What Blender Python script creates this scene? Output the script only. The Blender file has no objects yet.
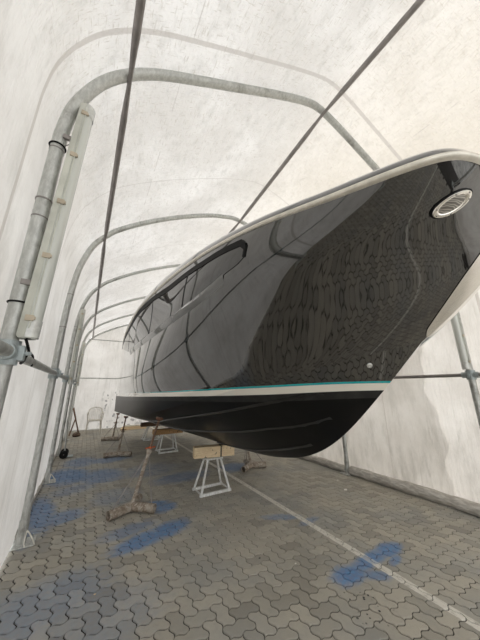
import bpy, bmesh, math, random
from mathutils import Vector, Matrix
random.seed(7)
D = bpy.data; SC = bpy.context.scene; COL = SC.collection

# ------------------------------------------------------------------ mesh helpers
class MB:
    def __init__(self): self.v=[]; self.f=[]; self.m=[]; self.mi=0
    def add(self, vs, fs):
        n=len(self.v); self.v+= [tuple(p) for p in vs]
        for f in fs: self.f.append([i+n for i in f]); self.m.append(self.mi)
    def box(self, c, s, rz=0, M=None, bev=0.0):
        bm=bmesh.new(); bmesh.ops.create_cube(bm, size=1)
        for v in bm.verts: v.co=Vector((v.co.x*s[0],v.co.y*s[1],v.co.z*s[2]))
        if bev: bmesh.ops.bevel(bm, geom=list(bm.edges), offset=bev, segments=2, affect='EDGES', profile=.6)
        T=Matrix.Translation(Vector(c))@(M.to_4x4() if M else Matrix.Rotation(rz,4,'Z'))
        bm.verts.index_update()
        self.add([T@v.co for v in bm.verts],[[v.index for v in f.verts] for f in bm.faces]); bm.free()
    def tube(self, pts, r, seg=14, cap=True, flat=None):
        pts=[Vector(p) for p in pts]; n=len(pts); rs=r if isinstance(r,(list,tuple)) else [r]*n
        t0=(pts[1]-pts[0]).normalized(); up=Vector((0,0,1)) if abs(t0.z)<.9 else Vector((1,0,0))
        a=t0.cross(up).normalized(); vs=[]; 
        for i in range(n):
            t=(pts[min(i+1,n-1)]-pts[max(i-1,0)]).normalized()
            a=(a-t*a.dot(t)).normalized(); b=t.cross(a)
            for k in range(seg):
                w=2*math.pi*k/seg; vs.append(pts[i]+(a*math.cos(w)+b*math.sin(w))*rs[i])
        fs=[[i*seg+k,i*seg+(k+1)%seg,(i+1)*seg+(k+1)%seg,(i+1)*seg+k] for i in range(n-1) for k in range(seg)]
        if cap: fs+= [list(range(seg))[::-1], [ (n-1)*seg+k for k in range(seg)]]
        self.add(vs,fs)
    def hollow(self, pts, r, wall=.006, seg=16):
        # an open pipe with a visible bore
        self.tube(pts,r,seg,cap=False); pts=[Vector(p) for p in pts]
        self.tube(pts[::-1],r-wall,seg,cap=False)
        for a,b in ((pts[0],pts[1]),(pts[-1],pts[-2])):
            t=(a-b).normalized(); up=Vector((0,0,1)) if abs(t.z)<.9 else Vector((1,0,0))
            x=t.cross(up).normalized(); y=t.cross(x); o=[];q=[]
            for k in range(seg):
                w=2*math.pi*k/seg; d=x*math.cos(w)+y*math.sin(w); o.append(a+d*r); q.append(a+d*(r-wall))
            self.add(o+q,[[k,(k+1)%seg,seg+(k+1)%seg,seg+k] for k in range(seg)])
    def grid(self, rows, close=False):
        n=len(rows[0]); vs=[p for r in rows for p in r]; k=n if close else n-1
        self.add(vs,[[i*n+j,i*n+(j+1)%n,(i+1)*n+(j+1)%n,(i+1)*n+j] for i in range(len(rows)-1) for j in range(k)])
    def lathe(self, prof, c=(0,0,0), seg=20, M=None):
        c=Vector(c); vs=[]
        for r,z in prof:
            for k in range(seg):
                w=2*math.pi*k/seg; p=Vector((r*math.cos(w),r*math.sin(w),z)); vs.append(c+(M@p if M else p))
        n=len(prof); fs=[[i*seg+k,i*seg+(k+1)%seg,(i+1)*seg+(k+1)%seg,(i+1)*seg+k] for i in range(n-1) for k in range(seg)]
        fs+=[list(range(seg))[::-1],[(n-1)*seg+k for k in range(seg)]]
        self.add(vs,fs)
    def build(self, name, mats, parent=None, smooth=35, loc=None, recalc=True):
        me=D.meshes.new(name); v=self.v
        if loc is not None: L=Vector(loc); v=[tuple(Vector(p)-L) for p in v]
        me.from_pydata(v,[],self.f); me.update()
        if not isinstance(mats,(list,tuple)): mats=[mats]
        for m in mats: me.materials.append(m)
        for p,mi in zip(me.polygons,self.m): p.material_index=mi
        if recalc:
            bm=bmesh.new(); bm.from_mesh(me); bmesh.ops.recalc_face_normals(bm,faces=bm.faces); bm.to_mesh(me); bm.free()
        if smooth:
            for p in me.polygons: p.use_smooth=True
            if smooth<180:
                bm=bmesh.new(); bm.from_mesh(me); c=math.radians(smooth)
                for e in bm.edges:
                    e.smooth = not (len(e.link_faces)==2 and e.calc_face_angle(0)>c)
                bm.to_mesh(me); bm.free()
        o=D.objects.new(name,me); COL.objects.link(o)
        if loc is not None: o.location=loc
        if parent is not None:
            o.parent=parent
            if loc is None: o.matrix_parent_inverse=Matrix.Translation(-parent.location) if parent.type=='EMPTY' and parent.parent is None else Matrix.Identity(4)
        return o
def _clusters(mb):
    n=len(mb.v); par=list(range(n))
    def fd(a):
        while par[a]!=a: par[a]=par[par[a]]; a=par[a]
        return a
    for f in mb.f:
        r=fd(f[0])
        for q in f[1:]: par[fd(q)]=r
    comp={}
    for i in range(n): comp.setdefault(fd(i),[]).append(i)
    B=[[ [min(mb.v[i][k] for i in c) for k in range(3)],[max(mb.v[i][k] for i in c) for k in range(3)],[c]] for c in comp.values()]
    go=True
    while go:
        go=False
        for i in range(len(B)):
            for j in range(i+1,len(B)):
                if all(B[i][0][k]-.003<=B[j][1][k] and B[j][0][k]-.003<=B[i][1][k] for k in range(3)):
                    a,b=B[i],B[j]; B[i]=[[min(x,y) for x,y in zip(a[0],b[0])],[max(x,y) for x,y in zip(a[1],b[1])],a[2]+b[2]]; B.pop(j); go=True; break
            if go: break
    return [set(i for c in b[2] for i in c) for b in B]
def build_each(mb,name,mats,parent=None,**k):
    out=[]
    for S in _clusters(mb):
        o=MB(); mp={}
        for i in sorted(S): mp[i]=len(o.v); o.v.append(mb.v[i])
        for f,mi in zip(mb.f,mb.m):
            if f[0] in S: o.f.append([mp[q] for q in f]); o.m.append(mi)
        out.append(o.build(name,mats,parent,**k))
    return out
def thing(name,label,cat,loc=(0,0,0),group=None):
    o=D.objects.new(name,None); COL.objects.link(o); o.location=loc; o.empty_display_size=.1
    return tag(o,label,cat,group)
def tag(o,label,cat,group=None):
    o['label']=label; o['category']=cat
    if group: o['group']=group
    return o
def struct(o): o['kind']='structure'; return o
def dup(root,dloc=None,label=None,rotz=None,name=None):
    r=root.copy(); COL.objects.link(r)
    if dloc is not None: r.location=dloc
    if rotz is not None: r.rotation_euler=(0,0,rotz)
    if label: r['label']=label
    for ch in list(root.children):
        c=ch.copy(); COL.objects.link(c); c.parent=r; c.matrix_parent_inverse=ch.matrix_parent_inverse.copy()
        for g in ch.children:
            d=g.copy(); COL.objects.link(d); d.parent=c; d.matrix_parent_inverse=g.matrix_parent_inverse.copy()
    return r

# ------------------------------------------------------------------ material helpers
class NT:
    def __init__(self,name):
        self.mat=D.materials.new(name); self.mat.use_nodes=True; self.t=self.mat.node_tree; self.t.nodes.clear()
        self.out=self.t.nodes.new('ShaderNodeOutputMaterial')
    def n(self,typ,ins=None,**kw):
        x=self.t.nodes.new('ShaderNode'+typ)
        for k,v in kw.items(): setattr(x,k,v)
        for k,v in (ins or {}).items(): self.set(x,k,v)
        return x
    def set(self,x,k,v):
        s=x.inputs[k]
        if isinstance(v,bpy.types.NodeSocket): self.t.links.new(v,s)
        elif isinstance(v,bpy.types.Node): self.t.links.new(v.outputs[0],s)
        else:
            if hasattr(s.default_value,'__len__') and len(s.default_value)==4 and len(v)==3: v=(*v,1)
            s.default_value=v
    def m(self,op,a,b=0.0,c=None,clamp=False):
        x=self.n('Math',{0:a,1:b},operation=op,use_clamp=clamp)
        if c is not None: self.set(x,2,c)
        return x.outputs[0]
    def mix(self,f,a,b,mode='MIX'):
        x=self.n('Mix',data_type='RGBA',blend_type=mode); x.clamp_factor=True
        self.set(x,0,f); self.set(x,6,a); self.set(x,7,b); return x.outputs[2]
    def ramp(self,f,stops):
        x=self.n('ValToRGB',{0:f}); e=x.color_ramp.elements
        while len(e)<len(stops): e.new(.5)
        for q,(p,c) in zip(e,stops): q.position=p; q.color=(*c,1) if len(c)==3 else c
        return x.outputs[0]
    def pos(self): return self.n('TexCoord').outputs['Object']
    def sep(self,v): 
        x=self.n('SeparateXYZ',{0:v}); return x.outputs
    def scale(self,v,s,off=(0,0,0)):
        return self.n('Mapping',{'Vector':v,'Scale':s,'Location':off}).outputs[0]
    def noise(self,v,sc,det=4,rough=.55,dist=0):
        return self.n('TexNoise',{'Vector':v,'Scale':sc,'Detail':det,'Roughness':rough,'Distortion':dist}).outputs[0]
    def smooth(self,x,lo,hi): 
        return self.n('MapRange',{0:x,1:lo,2:hi,3:0.,4:1.},interpolation_type='SMOOTHSTEP').outputs[0]
    def bump(self,h,st,dist=.01): return self.n('Bump',{'Height':h,'Strength':st,'Distance':dist}).outputs[0]
    def principled(self,**kw):
        p=self.n('BsdfPrincipled'); 
        for k,v in kw.items(): self.set(p,k.replace('_',' '),v)
        self.t.links.new(p.outputs[0],self.out.inputs[0]); return p
def plain(name,col,rough=.5,metal=0.,var=.12,sc=12.,spec=None,bump=.0,**kw):
    m=NT(name); p=m.pos(); n=m.noise(p,sc,5)
    a=tuple(c*(1-var*1.6) for c in col); b=tuple(min(1,c*(1+var)) for c in col)
    c=m.mix(m.smooth(n,.3,.7),a,b)
    q=m.principled(Base_Color=c,Roughness=rough,Metallic=metal,**kw)
    if bump: m.set(q,'Normal',m.bump(m.noise(p,sc*6,4),bump,.004))
    return m.mat
def galv(name,col=(.55,.56,.54),metal=.55,rough=.5,dirt=(.20,.19,.17)):
    m=NT(name); p=m.pos()
    n1=m.noise(m.scale(p,(1,1,.35)),38,6,.7); n2=m.noise(p,6,5,.6); n3=m.noise(m.scale(p,(1,1,.12)),90,3,.6)
    c=m.mix(m.smooth(n1,.35,.68),tuple(x*.82 for x in col),tuple(min(1,x*1.12) for x in col))
    c=m.mix(m.m('MULTIPLY',m.smooth(n2,.52,.75),.7),c,dirt)
    c=m.mix(m.m('MULTIPLY',m.smooth(n3,.62,.72),.5),c,(.75,.75,.72))
    q=m.principled(Base_Color=c,Metallic=metal,Roughness=m.m('ADD',rough-.1,m.m('MULTIPLY',n1,.25)))
    m.set(q,'Normal',m.bump(n1,.25,.004)); return m.mat

M_galv=galv('galvanised steel'); M_galv2=plain('dull purlin steel',(.27,.25,.24),.45,.3,.12,9)
M_cast=galv('cast clamp',(.42,.47,.48),.35,.55)
M_alu=galv('trestle metal',(.82,.83,.82),.1,.5,(.35,.33,.30))
M_rustpipe=None
def sheet_mat():
    m=NT('translucent pvc sheet'); p=m.pos(); X,Y,Z=m.sep(p)[:3]
    ys=m.m('ADD',Y,m.m('MULTIPLY',m.m('ADD',X,.37),.066))
    # welded seams across the tent, one per bay
    def line(coord,at,w,soft=.006): 
        d=m.m('ABSOLUTE',m.m('SUBTRACT',coord,at)); return m.m('SUBTRACT',1.0,m.smooth(d,w-soft,w+soft))
    s=line(ys,1.40,.018,.004)
    for a in (-2.2,-1.2,-.2,2.95,4.85,6.85,8.85,10.8): s=m.m('MAXIMUM',s,m.m('MULTIPLY',line(ys,a,.007,.004),.7))
    thin=line(X,.36,.004,.004); thin=m.m('MAXIMUM',thin,line(X,3.7,.005,.004)); thin=m.m('MAXIMUM',thin,line(X,3.1,.004,.004))
    thin=m.m('MULTIPLY',thin,m.smooth(m.noise(p,9,2),.42,.6))
    # woven scrim and crazed ageing
    sk=m.n('CombineXYZ',{0:X,1:ys,2:Z}).outputs[0]
    w1=m.noise(m.scale(sk,(1,.18,1)),70,3,.6); w2=m.noise(m.scale(sk,(.2,1.2,.2)),80,3,.6)
    wv=m.m('MULTIPLY',m.m('MAXIMUM',m.smooth(w1,.56,.72),m.smooth(w2,.56,.72)),.55)
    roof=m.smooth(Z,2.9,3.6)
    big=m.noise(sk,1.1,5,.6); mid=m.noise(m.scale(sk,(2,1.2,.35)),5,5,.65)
    sun_tint=m.m('MULTIPLY',m.smooth(X,1.2,4.0),roof)
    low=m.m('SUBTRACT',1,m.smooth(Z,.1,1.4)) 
    base=m.mix(m.smooth(big,.35,.68),(.70,.67,.63),(.83,.805,.77))
    base=m.mix(m.m('MULTIPLY',m.smooth(mid,.48,.72),.5),base,(.56,.54,.50))
    base=m.mix(m.m('MULTIPLY',wv,m.m('ADD',.15,m.m('MULTIPLY',roof,.75))),base,(.46,.41,.34))
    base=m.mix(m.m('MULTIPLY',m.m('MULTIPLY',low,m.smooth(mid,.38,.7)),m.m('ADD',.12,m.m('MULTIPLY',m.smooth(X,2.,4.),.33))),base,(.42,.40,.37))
    base=m.mix(m.m('MULTIPLY',sun_tint,.65),base,(.70,.635,.53))  # sunlit cream of the right roof slope put into the sheet colour
    # mould prints low on the end wall
    ew=m.m('MULTIPLY',m.smooth(Y,11.7,11.8),m.m('MULTIPLY',m.smooth(X,.5,.75),m.m('SUBTRACT',1,m.smooth(Z,1.3,1.5))))
    sp=m.smooth(m.noise(p,6.,2,.4),.59,.65)
    base=m.mix(m.m('MULTIPLY',m.m('MULTIPLY',ew,sp),.75),base,(.22,.21,.20))
    base=m.mix(m.m('MAXIMUM',m.m('MULTIPLY',s,.75),m.m('MULTIPLY',thin,.7)),base,(.52,.48,.44))
    fold=m.noise(m.scale(sk,(7,7,.55)),1.6,5,.55,.6); fine=m.noise(m.scale(sk,(22,22,1.6)),2.0,4,.6,.8)
    h=m.m('ADD',m.m('MULTIPLY',fold,1.0),m.m('MULTIPLY',fine,.35)); h=m.m('ADD',h,m.m('MULTIPLY',s,.1))
    nb=m.bump(h,.85,.045)
    d=m.n('BsdfDiffuse',{'Color':base,'Normal':nb}); t=m.n('BsdfTranslucent',{'Color':base,'Normal':nb})
    mx=m.n('MixShader',{0:.52,1:d.outputs[0],2:t.outputs[0]})
    g=m.n('BsdfGlossy',{'Color':(.9,.9,.9),'Roughness':.45,'Normal':nb})
    mx2=m.n('MixShader',{0:.03,1:mx.outputs[0],2:g.outputs[0]})
    m.t.links.new(mx2.outputs[0],m.out.inputs[0]); return m.mat
M_sheet=sheet_mat()
# ------------------------------------------------------------------ tent geometry
SK=.066; XM=2.03
P1=[(-.37,0),(-.37,1.2),(-.37,2.5),(-.37,2.9),(-.365,3.17),(-.33,3.42),(-.22,3.71),(-.06,3.93),(.17,4.12),(.51,4.31),(.93,4.53),(1.45,4.80),(1.82,4.97),(XM,5.02)]
P2=[(-.37,0),(-.37,1.2),(-.37,2.3),(-.36,2.64),(-.34,2.93),(-.30,3.20),(-.21,3.49),(-.09,3.68),(.1,3.88),(.51,4.16),(.99,4.42),(1.5,4.64),(1.83,4.73),(XM,4.76)]
P3=[(x,z if z<2.5 else z-(z-2.5)*.12) for x,z in P2]
ARCH_Y=[-2.4,-.45,1.65,3.78,5.80,7.85,9.90,11.85]
def profile(y):
    ks=[(-9,P1),(1.65,P1),(3.78,P2),(8.2,P3),(99,P3)]
    for (a,A),(b,B) in zip(ks,ks[1:]):
        if a<=y<=b:
            t=(y-a)/(b-a); L=[(p[0]+(q[0]-p[0])*t,p[1]+(q[1]-p[1])*t) for p,q in zip(A,B)]; break
    return L+[(2*XM-x,z) for x,z in L[:-1][::-1]]
def cat(pts,n=6):
    out=[]
    for i in range(len(pts)-1):
        p0=pts[max(i-1,0)];p1=pts[i];p2=pts[i+1];p3=pts[min(i+2,len(pts)-1)]
        for k in range(n):
            t=k/n; out.append(tuple(.5*((2*b)+(-a+c)*t+(2*a-5*b+4*c-d)*t*t+(-a+3*b-3*c+d)*t**3) for a,b,c,d in zip(p0,p1,p2,p3)))
    out.append(tuple(pts[-1])); return out
def off(pts,d):
    o=[]
    for i,p in enumerate(pts):
        a=pts[max(i-1,0)]; b=pts[min(i+1,len(pts)-1)]; tx,tz=b[0]-a[0],b[1]-a[1]; l=math.hypot(tx,tz)
        o.append((p[0]-tz/l*d,p[1]+tx/l*d))
    return o
def skew(x,y,z): return (x,y-SK*(x+.37),z)
def hsh(*a):
    return math.sin(sum(v*k for v,k in zip(a,(12.9,7.3,3.1))))
# sheet, cut at the left purlin and the right knee into wall_left, ceiling, wall_right
ys=[-2.35+i*(11.93+2.35)/110 for i in range(111)]
NP=6; rows=[]
for y in ys:
    pr_=off(cat(profile(y),NP),.065)
    # the sheet hangs a little slack between the arches
    near=min(abs(y-a) for a in ARCH_Y); sag=.018*math.sin(min(1,near/1.0)*math.pi/2)
    row=[]
    for i,(x,z) in enumerate(pr_):
        w=.006*math.sin(y*9+z*.6)+.004*math.sin(y*17.3+x*2)
        dx=(w-sag*.2)*(1 if x<XM else -1) if z<3.6 else 0; dz=-sag if z>=3.6 else 0
        row.append(skew(x+dx,y,max(z,.02)+dz))
    rows.append(row)
nP=len(rows[0]); cutL=7*NP; cutR=nP-1-5*NP
for nm,a,b in (('wall_left',0,cutL),('ceiling',cutL,cutR),('wall_right',cutR,nP-1)):
    g=MB(); g.grid([r[a:b+1] for r in rows]); struct(g.build(nm,M_sheet,smooth=180,recalc=False))
# end wall: closes the profile at the far arch
g=MB(); pe=off(cat(profile(11.9),NP),.06); N=len(pe)
half=pe[:N//2+1]; rt=pe[N//2:][::-1]
rws=[]
for (xl,zl),(xr,zr) in zip(half,rt):
    r=[]
    for k in range(41):
        t=k/40; x=xl+(xr-xl)*t; z=max(.02,zl)
        r.append(skew(x,11.93+.012*math.sin(x*5+z*2)*min(1,4*t*(1-t)),z))
    rws.append(r)
g.grid(rws[:-1]); struct(g.build('wall_back',M_sheet,smooth=180,recalc=False))
# weighted skirt rolls at the foot of both walls
def roll(name,x,y0,y1,r,parts):
    g=MB(); pts=[]; rs=[]; n=60
    for i in range(n+1):
        y=y0+(y1-y0)*i/n; pts.append(skew(x+.006*math.sin(y*6),y,r+.004*math.sin(y*3.1))); rs.append(r*(1+.05*math.sin(y*7.7)+.04*math.sin(y*19)))
    g.tube(pts,rs,14); struct(g.build(name,M_skirt))
mm=NT('grey skirt sheet'); pp=mm.pos(); nn=mm.noise(mm.scale(pp,(8,2,8)),4,5,.6)
qq=mm.principled(Base_Color=mm.mix(mm.smooth(nn,.35,.7),(.42,.39,.35),(.70,.67,.62)),Roughness=.6); mm.set(qq,'Normal',mm.bump(nn,.6,.02)); M_skirt=mm.mat
roll('trim_1',4.44,1.0,3.70,.075,0); roll('trim_2',4.44,3.82,11.6,.065,0); roll('trim_3',-.445,3.9,11.6,.03,0); roll('trim_4',4.44,-2.2,.95,.07,0)
# left foot of the sheet, turned up around the second arch foot
# arches
def arch_pts(y,x0=0): return [skew(x,y,max(z,.01)) for x,z in cat(profile(y),NP)]
arch_lbl={1.65:'nearest galvanised tent arch, thick bent pipe carrying the long light fitting',
 3.78:'second galvanised tent arch from the camera, its left foot plate on the pavers',
 5.80:'third tent arch from the camera, slender pipe with a light fitting on its left leg',
 7.85:'fourth tent arch counted from the camera, bare pipe far down the left wall',
 9.90:'fifth tent arch, the last one before the end wall',
 11.85:'end arch framing the far white end wall',
 -.45:'tent arch just behind the camera mirrored in the bow', -2.4:'front arch at the open tent mouth mirrored in the bow'}
for i,y in enumerate(ARCH_Y):
    t=thing('tent_arch',arch_lbl[y],'tent arch',skew(-.37,y,0),'bent steel arches of the tent')
    r={1.65:.039,3.78:.037}.get(y,.034)
    g=MB(); g.tube(arch_pts(y),r,16); g.build('arch_pipe',M_galv,t)
    g=MB()
    for s,x in ((1,-.37),(-1,2*XM+.37)):
        c=skew(x,y,0); g.box((c[0]+s*.02,c[1],.008),(.20,.20,.012),bev=.003); g.tube([(c[0],c[1],.01),(c[0],c[1],.22)],r+.006,16)
        for k in (-1,1):
            q=[(c[0]+s*.02,c[1]+k*.09,.014),(c[0]+s*.02,c[1]+k*.035,.014),(c[0]+s*.02,c[1]+k*.035,.15)]
            n0=len(g.v); g.add([q[0],q[1],q[2]]+[(a+.008,b,d) for a,b,d in q],[[0,1,2],[5,4,3],[0,3,4,1],[1,4,5,2],[2,5,3,0]])
            g.lathe([(.012,0),(.012,.012),(.006,.013),(.006,.03)],(c[0]+s*.09,c[1]+k*.07,.014),8)
    build_each(g,'foot_plate',M_galv,t)
    # sleeve joints on the pipe
    g=MB(); P=arch_pts(y)
    for k in (3*NP-6,3*NP+2):
        for kk in (k,nP-1-k):
            if 0<kk<len(P)-1:
                a=Vector(P[kk]); d=(Vector(P[kk+1])-a).normalized(); g.tube([a-d*.004,a+d*.004],r+.002,16)
    for z in (2.62,):
        if y==1.65: 
            c=skew(-.37,y,z); g.tube([(c[0],c[1],z-.004),(c[0],c[1],z+.004)],r+.004,16)
    build_each(g,'pipe_joint',M_galv2,t)
    if -3<y<11.9:
        g=MB()
        for x in (-.37,2*XM+.37):
            s=1 if x<0 else -1; c=skew(x,y,1.72)
            g.tube([(c[0],c[1],1.66),(c[0],c[1],1.78)],r+.014,16); g.tube([(c[0]+s*.012,c[1]-.09,1.72),(c[0]+s*.012,c[1]+.09,1.72)],.040,14)
            g.box((c[0]+s*(r+.02),c[1],1.72),(.03,.05,.075),bev=.006); g.lathe([(.010,-.02),(.010,.02)],(c[0]+s*(r+.04),c[1],1.72),6,Matrix.Rotation(math.pi/2,3,'Y'))
        build_each(g,'rail_clamp',M_cast,t)
# bracing rails at chest height
def longpipe(name,f,r,mat,lab,cat_,grp=None,flat=False):
    g=MB(); Y=[a for a in ARCH_Y]
    for a,b in zip(Y,Y[1:]):
        p=[f(a),f(b)]; A,B=Vector(p[0]),Vector(p[1]); d=(B-A).normalized()
        n=10; pts=[A+(B-A)*k/n for k in range(n+1)]
        if flat: pts=[A,A+d*.05]+[A+d*.05+(B-A-d*.1)*k/8 for k in range(1,8)]+[B-d*.05,B]; rs=[r*.6,r*.62]+[r]*7+[r*.62,r*.6]
        else: rs=[r]*(n+1)
        g.tube(pts,rs,12)
        if flat:
            g.lathe([(.012,-.016),(.012,.016)],A,6)
    return tag(g.build(name,mat),lab,cat_,grp)
def topz(y,x):
    P=cat(profile(y),NP); 
    return min(P,key=lambda q:abs(q[0]-x))[1]
def at_idx(y,idx): 
    x,z=profile(y)[idx]; return x,z
longpipe('side_rail',lambda y:skew(-.35,y,1.72),.028,M_galv,'grey pipe rail running chest high along the left tent wall','rail','chest high rails')
longpipe('side_rail',lambda y:skew(2*XM+.35,y,1.72),.024,M_galv2,'dark pipe rail behind the bow along the right tent wall','rail','chest high rails')
def pl(y): x,z=profile(y)[7]; return skew(x+.02,y,z-.045)
def pr2(y): x,z=profile(y)[13]; return skew(x+.10,y,z-.065)
longpipe('roof_purlin',pl,.027,M_galv2,'dull steel purlin running above the left eave of the tent','purlin','roof purlins',True)
longpipe('roof_purlin',pr2,.030,M_galv2,'dark steel ridge purlin crossing the roof above the boat','purlin','roof purlins',True)
# end wall bars
def endbar(z,lab,r=.022):
    g=MB(); g.tube([skew(-.34,11.84,z),skew(2*XM+.34,11.84,z)],r,12); return tag(g.build('end_wall_bar',M_galv),lab,'bar')
endbar(1.93,'lower horizontal pipe across the far end wall'); endbar(3.50,'upper horizontal pipe at eave height across the far end wall',.02)
# ------------------------------------------------------------------ paved floor (herringbone of wavy-edged pavers)
U=.1
def warp(x,y,a=.0115): return (x+a*math.sin(2*math.pi*y/U), y+a*math.sin(2*math.pi*x/U))
def paver_floor(x0,x1,y0,y1):
    vs=[];fs=[];col=[]; S=6
    def axis(n): return [.032,.048,.08]+[k/S for k in range(1,int(n*S))]+[n-.08,n-.048,n-.032]
    i0,i1,j0,j1=int(x0/U)-1,int(x1/U)+1,int(y0/U)-1,int(y1/U)+1
    R=random.Random(3); AX={1:axis(1),2:axis(2)}
    for i in range(i0,i1):
        for j in range(j0,j1):
            k=(i-j)%4
            if k==0: w,h=2,1
            elif k==3: w,h=1,2
            else: continue
            zt=R.uniform(-.0015,0); c=R.random(); n=len(vs); ax,ay=AX[w],AX[h]; N=len(ay); M=len(ax)
            for p,x in enumerate(ax):
                for q,y in enumerate(ay):
                    e=min(p,q,M-1-p,N-1-q); z=zt+(-.012,-.0025,0)[min(e,2)]
                    # wave depends on the joint line each border follows, so joints stay parallel
                    X=(i+x)*U; Y=(j+y)*U; wx,wy=warp(X,Y); vs.append((wx,wy,z))
            fs+=[[n+p*N+q,n+(p+1)*N+q,n+(p+1)*N+q+1,n+p*N+q+1] for p in range(M-1) for q in range(N-1)]; col+=[c]*(M*N)
    n=len(vs); vs+=[(x0-1,y0-1,-.0085),(x1+1,y0-1,-.0085),(x1+1,y1+1,-.0085),(x0-1,y1+1,-.0085)]; fs.append([n,n+1,n+2,n+3]); col+=[-1.]*4
    me=D.meshes.new('floor'); me.from_pydata(vs,[],fs); me.update()
    at=me.attributes.new('tone','FLOAT','POINT'); at.data.foreach_set('value',col)
    o=D.objects.new('floor',me); COL.objects.link(o); return struct(o)
fl=paver_floor(-.6,4.9,-2.4,12.1)
def floor_mat():
    m=NT('concrete pavers'); p=m.pos(); X,Y,Z=m.sep(p)[:3]
    tone=m.n('Attribute',attribute_name='tone').outputs['Fac']
    joint=m.m('SUBTRACT',1,m.smooth(tone,-.9,-.1))
    c=m.ramp(tone,[(0,(.31,.29,.245)),(.25,(.37,.345,.29)),(.6,(.41,.38,.32)),(.93,(.45,.415,.345)),(1,(.27,.25,.21))])
    grit=m.noise(p,260,3,.7); mid=m.noise(p,18,5,.6); big=m.noise(p,1.3,5,.6)
    c=m.mix(m.m('MULTIPLY',m.smooth(grit,.55,.75),.35),c,(.50,.47,.41)); c=m.mix(m.m('MULTIPLY',m.smooth(grit,.48,.25),.35),c,(.18,.17,.155))
    c=m.mix(m.m('MULTIPLY',m.smooth(mid,.45,.75),.30),c,(.25,.25,.235))
    c=m.mix(m.m('MULTIPLY',m.smooth(big,.42,.7),.45),c,(.28,.295,.295))
    # blue antifouling overspray: stains with a shape of their own
    nb=m.noise(m.scale(p,(.7,1.6,1)),6,6,.75,.6); nb2=m.noise(p,26,4,.7)
    def blob(cx,cy,rx,ry,ang,amt,soft=.45):
        ca,sa=math.cos(ang),math.sin(ang)
        dx=m.m('SUBTRACT',X,cx); dy=m.m('SUBTRACT',Y,cy)
        a=m.m('ADD',m.m('MULTIPLY',dx,ca/rx),m.m('MULTIPLY',dy,sa/rx)); b=m.m('ADD',m.m('MULTIPLY',dx,-sa/ry),m.m('MULTIPLY',dy,ca/ry))
        r=m.m('SQRT',m.m('ADD',m.m('MULTIPLY',a,a),m.m('MULTIPLY',b,b)))
        r=m.m('ADD',r,m.m('MULTIPLY',m.m('SUBTRACT',nb,.5),1.3))
        return m.m('MULTIPLY',m.m('SUBTRACT',1,m.smooth(r,1-soft,1+soft)),amt)
    B=[(.72,3.22,.30,.13,.25,.95),(1.02,3.30,.24,.14,.3,.95),(.62,3.50,.3,.12,.2,.5),(.98,4.02,.22,.10,.0,.9),(1.12,3.85,.16,.12,.5,.85),
       (2.16,1.78,.17,.10,-.1,1.),(2.50,1.80,.30,.075,.02,.95),(2.80,1.80,.16,.09,.0,1.),(2.35,1.66,.12,.06,-.6,.7),(2.7,1.68,.1,.04,.2,.8),
       (2.30,2.85,.22,.07,-.5,.55),(2.52,2.60,.15,.06,.1,.5),(-.30,4.5,.15,.55,.1,.8),(-.05,4.25,.25,.2,.3,.7),(-.34,3.9,.08,.2,.0,.6),
       (-.1,6.0,.35,.5,.2,.85),(.45,5.7,.40,.40,.5,.7),(.1,6.9,.3,.4,.0,.6),(.6,6.8,.45,.22,.0,.65),(.05,5.2,.3,.2,.4,.4),(-.05,2.75,.45,.30,.2,.35),
       (.3,2.4,.4,.3,.0,.22),(1.7,4.9,.5,.25,.1,.55),(2.8,4.9,.3,.25,.3,.75),(1.3,5.6,.5,.4,.1,.35),(.6,4.6,.3,.3,.0,.3)]
    f=None
    for b in B:
        q=blob(*b); f=q if f is None else m.m('MAXIMUM',f,q)
    f=m.m('MULTIPLY',f,m.m('ADD',.55,m.m('MULTIPLY',m.smooth(nb2,.3,.7),.45)))
    c=m.mix(m.m('MULTIPLY',f,.92),c,m.mix(m.smooth(nb2,.35,.75),(.02,.14,.42),(.12,.30,.52)))
    # dark drip spots
    vr=m.n('TexVoronoi',{'Vector':p,'Scale':26.0},feature='F1').outputs['Distance']
    reg=m.m('MULTIPLY',m.m('SUBTRACT',1,m.smooth(m.m('SQRT',m.m('ADD',m.m('POWER',m.m('SUBTRACT',X,1.98),2.),m.m('POWER',m.m('SUBTRACT',Y,1.52),2.))),.10,.24)),m.smooth(mid,.48,.52))
    c=m.mix(m.m('MULTIPLY',reg,m.m('SUBTRACT',1,m.smooth(vr,.20,.26))),c,(.012,.012,.014))
    # painted bay line
    wx=m.m('ABSOLUTE',m.m('SUBTRACT',X,m.m('ADD',2.487,m.m('MULTIPLY',m.m('SUBTRACT',m.noise(p,30,2),.5),.012))))
    ln=m.m('MULTIPLY',m.m('SUBTRACT',1,m.smooth(wx,.034,.040)),m.m('SUBTRACT',1,m.m('MULTIPLY',m.smooth(m.noise(m.scale(p,(3,1,1)),14,5,.7),.5,.68),.75)))
    ln=m.m('MULTIPLY',ln,m.m('SUBTRACT',1,m.m('MULTIPLY',m.smooth(f,.3,.7),.5)))
    c=m.mix(m.m('MULTIPLY',ln,.85),c,(.74,.71,.64))
    c=m.mix(joint,c,m.mix(m.smooth(mid,.4,.7),(.018,.016,.013),(.045,.04,.032)))
    q=m.principled(Base_Color=c,Roughness=.78); m.set(q,'Normal',m.bump(m.m('ADD',grit,mid),.35,.003)); return m.mat
fl.data.materials.append(floor_mat())
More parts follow.
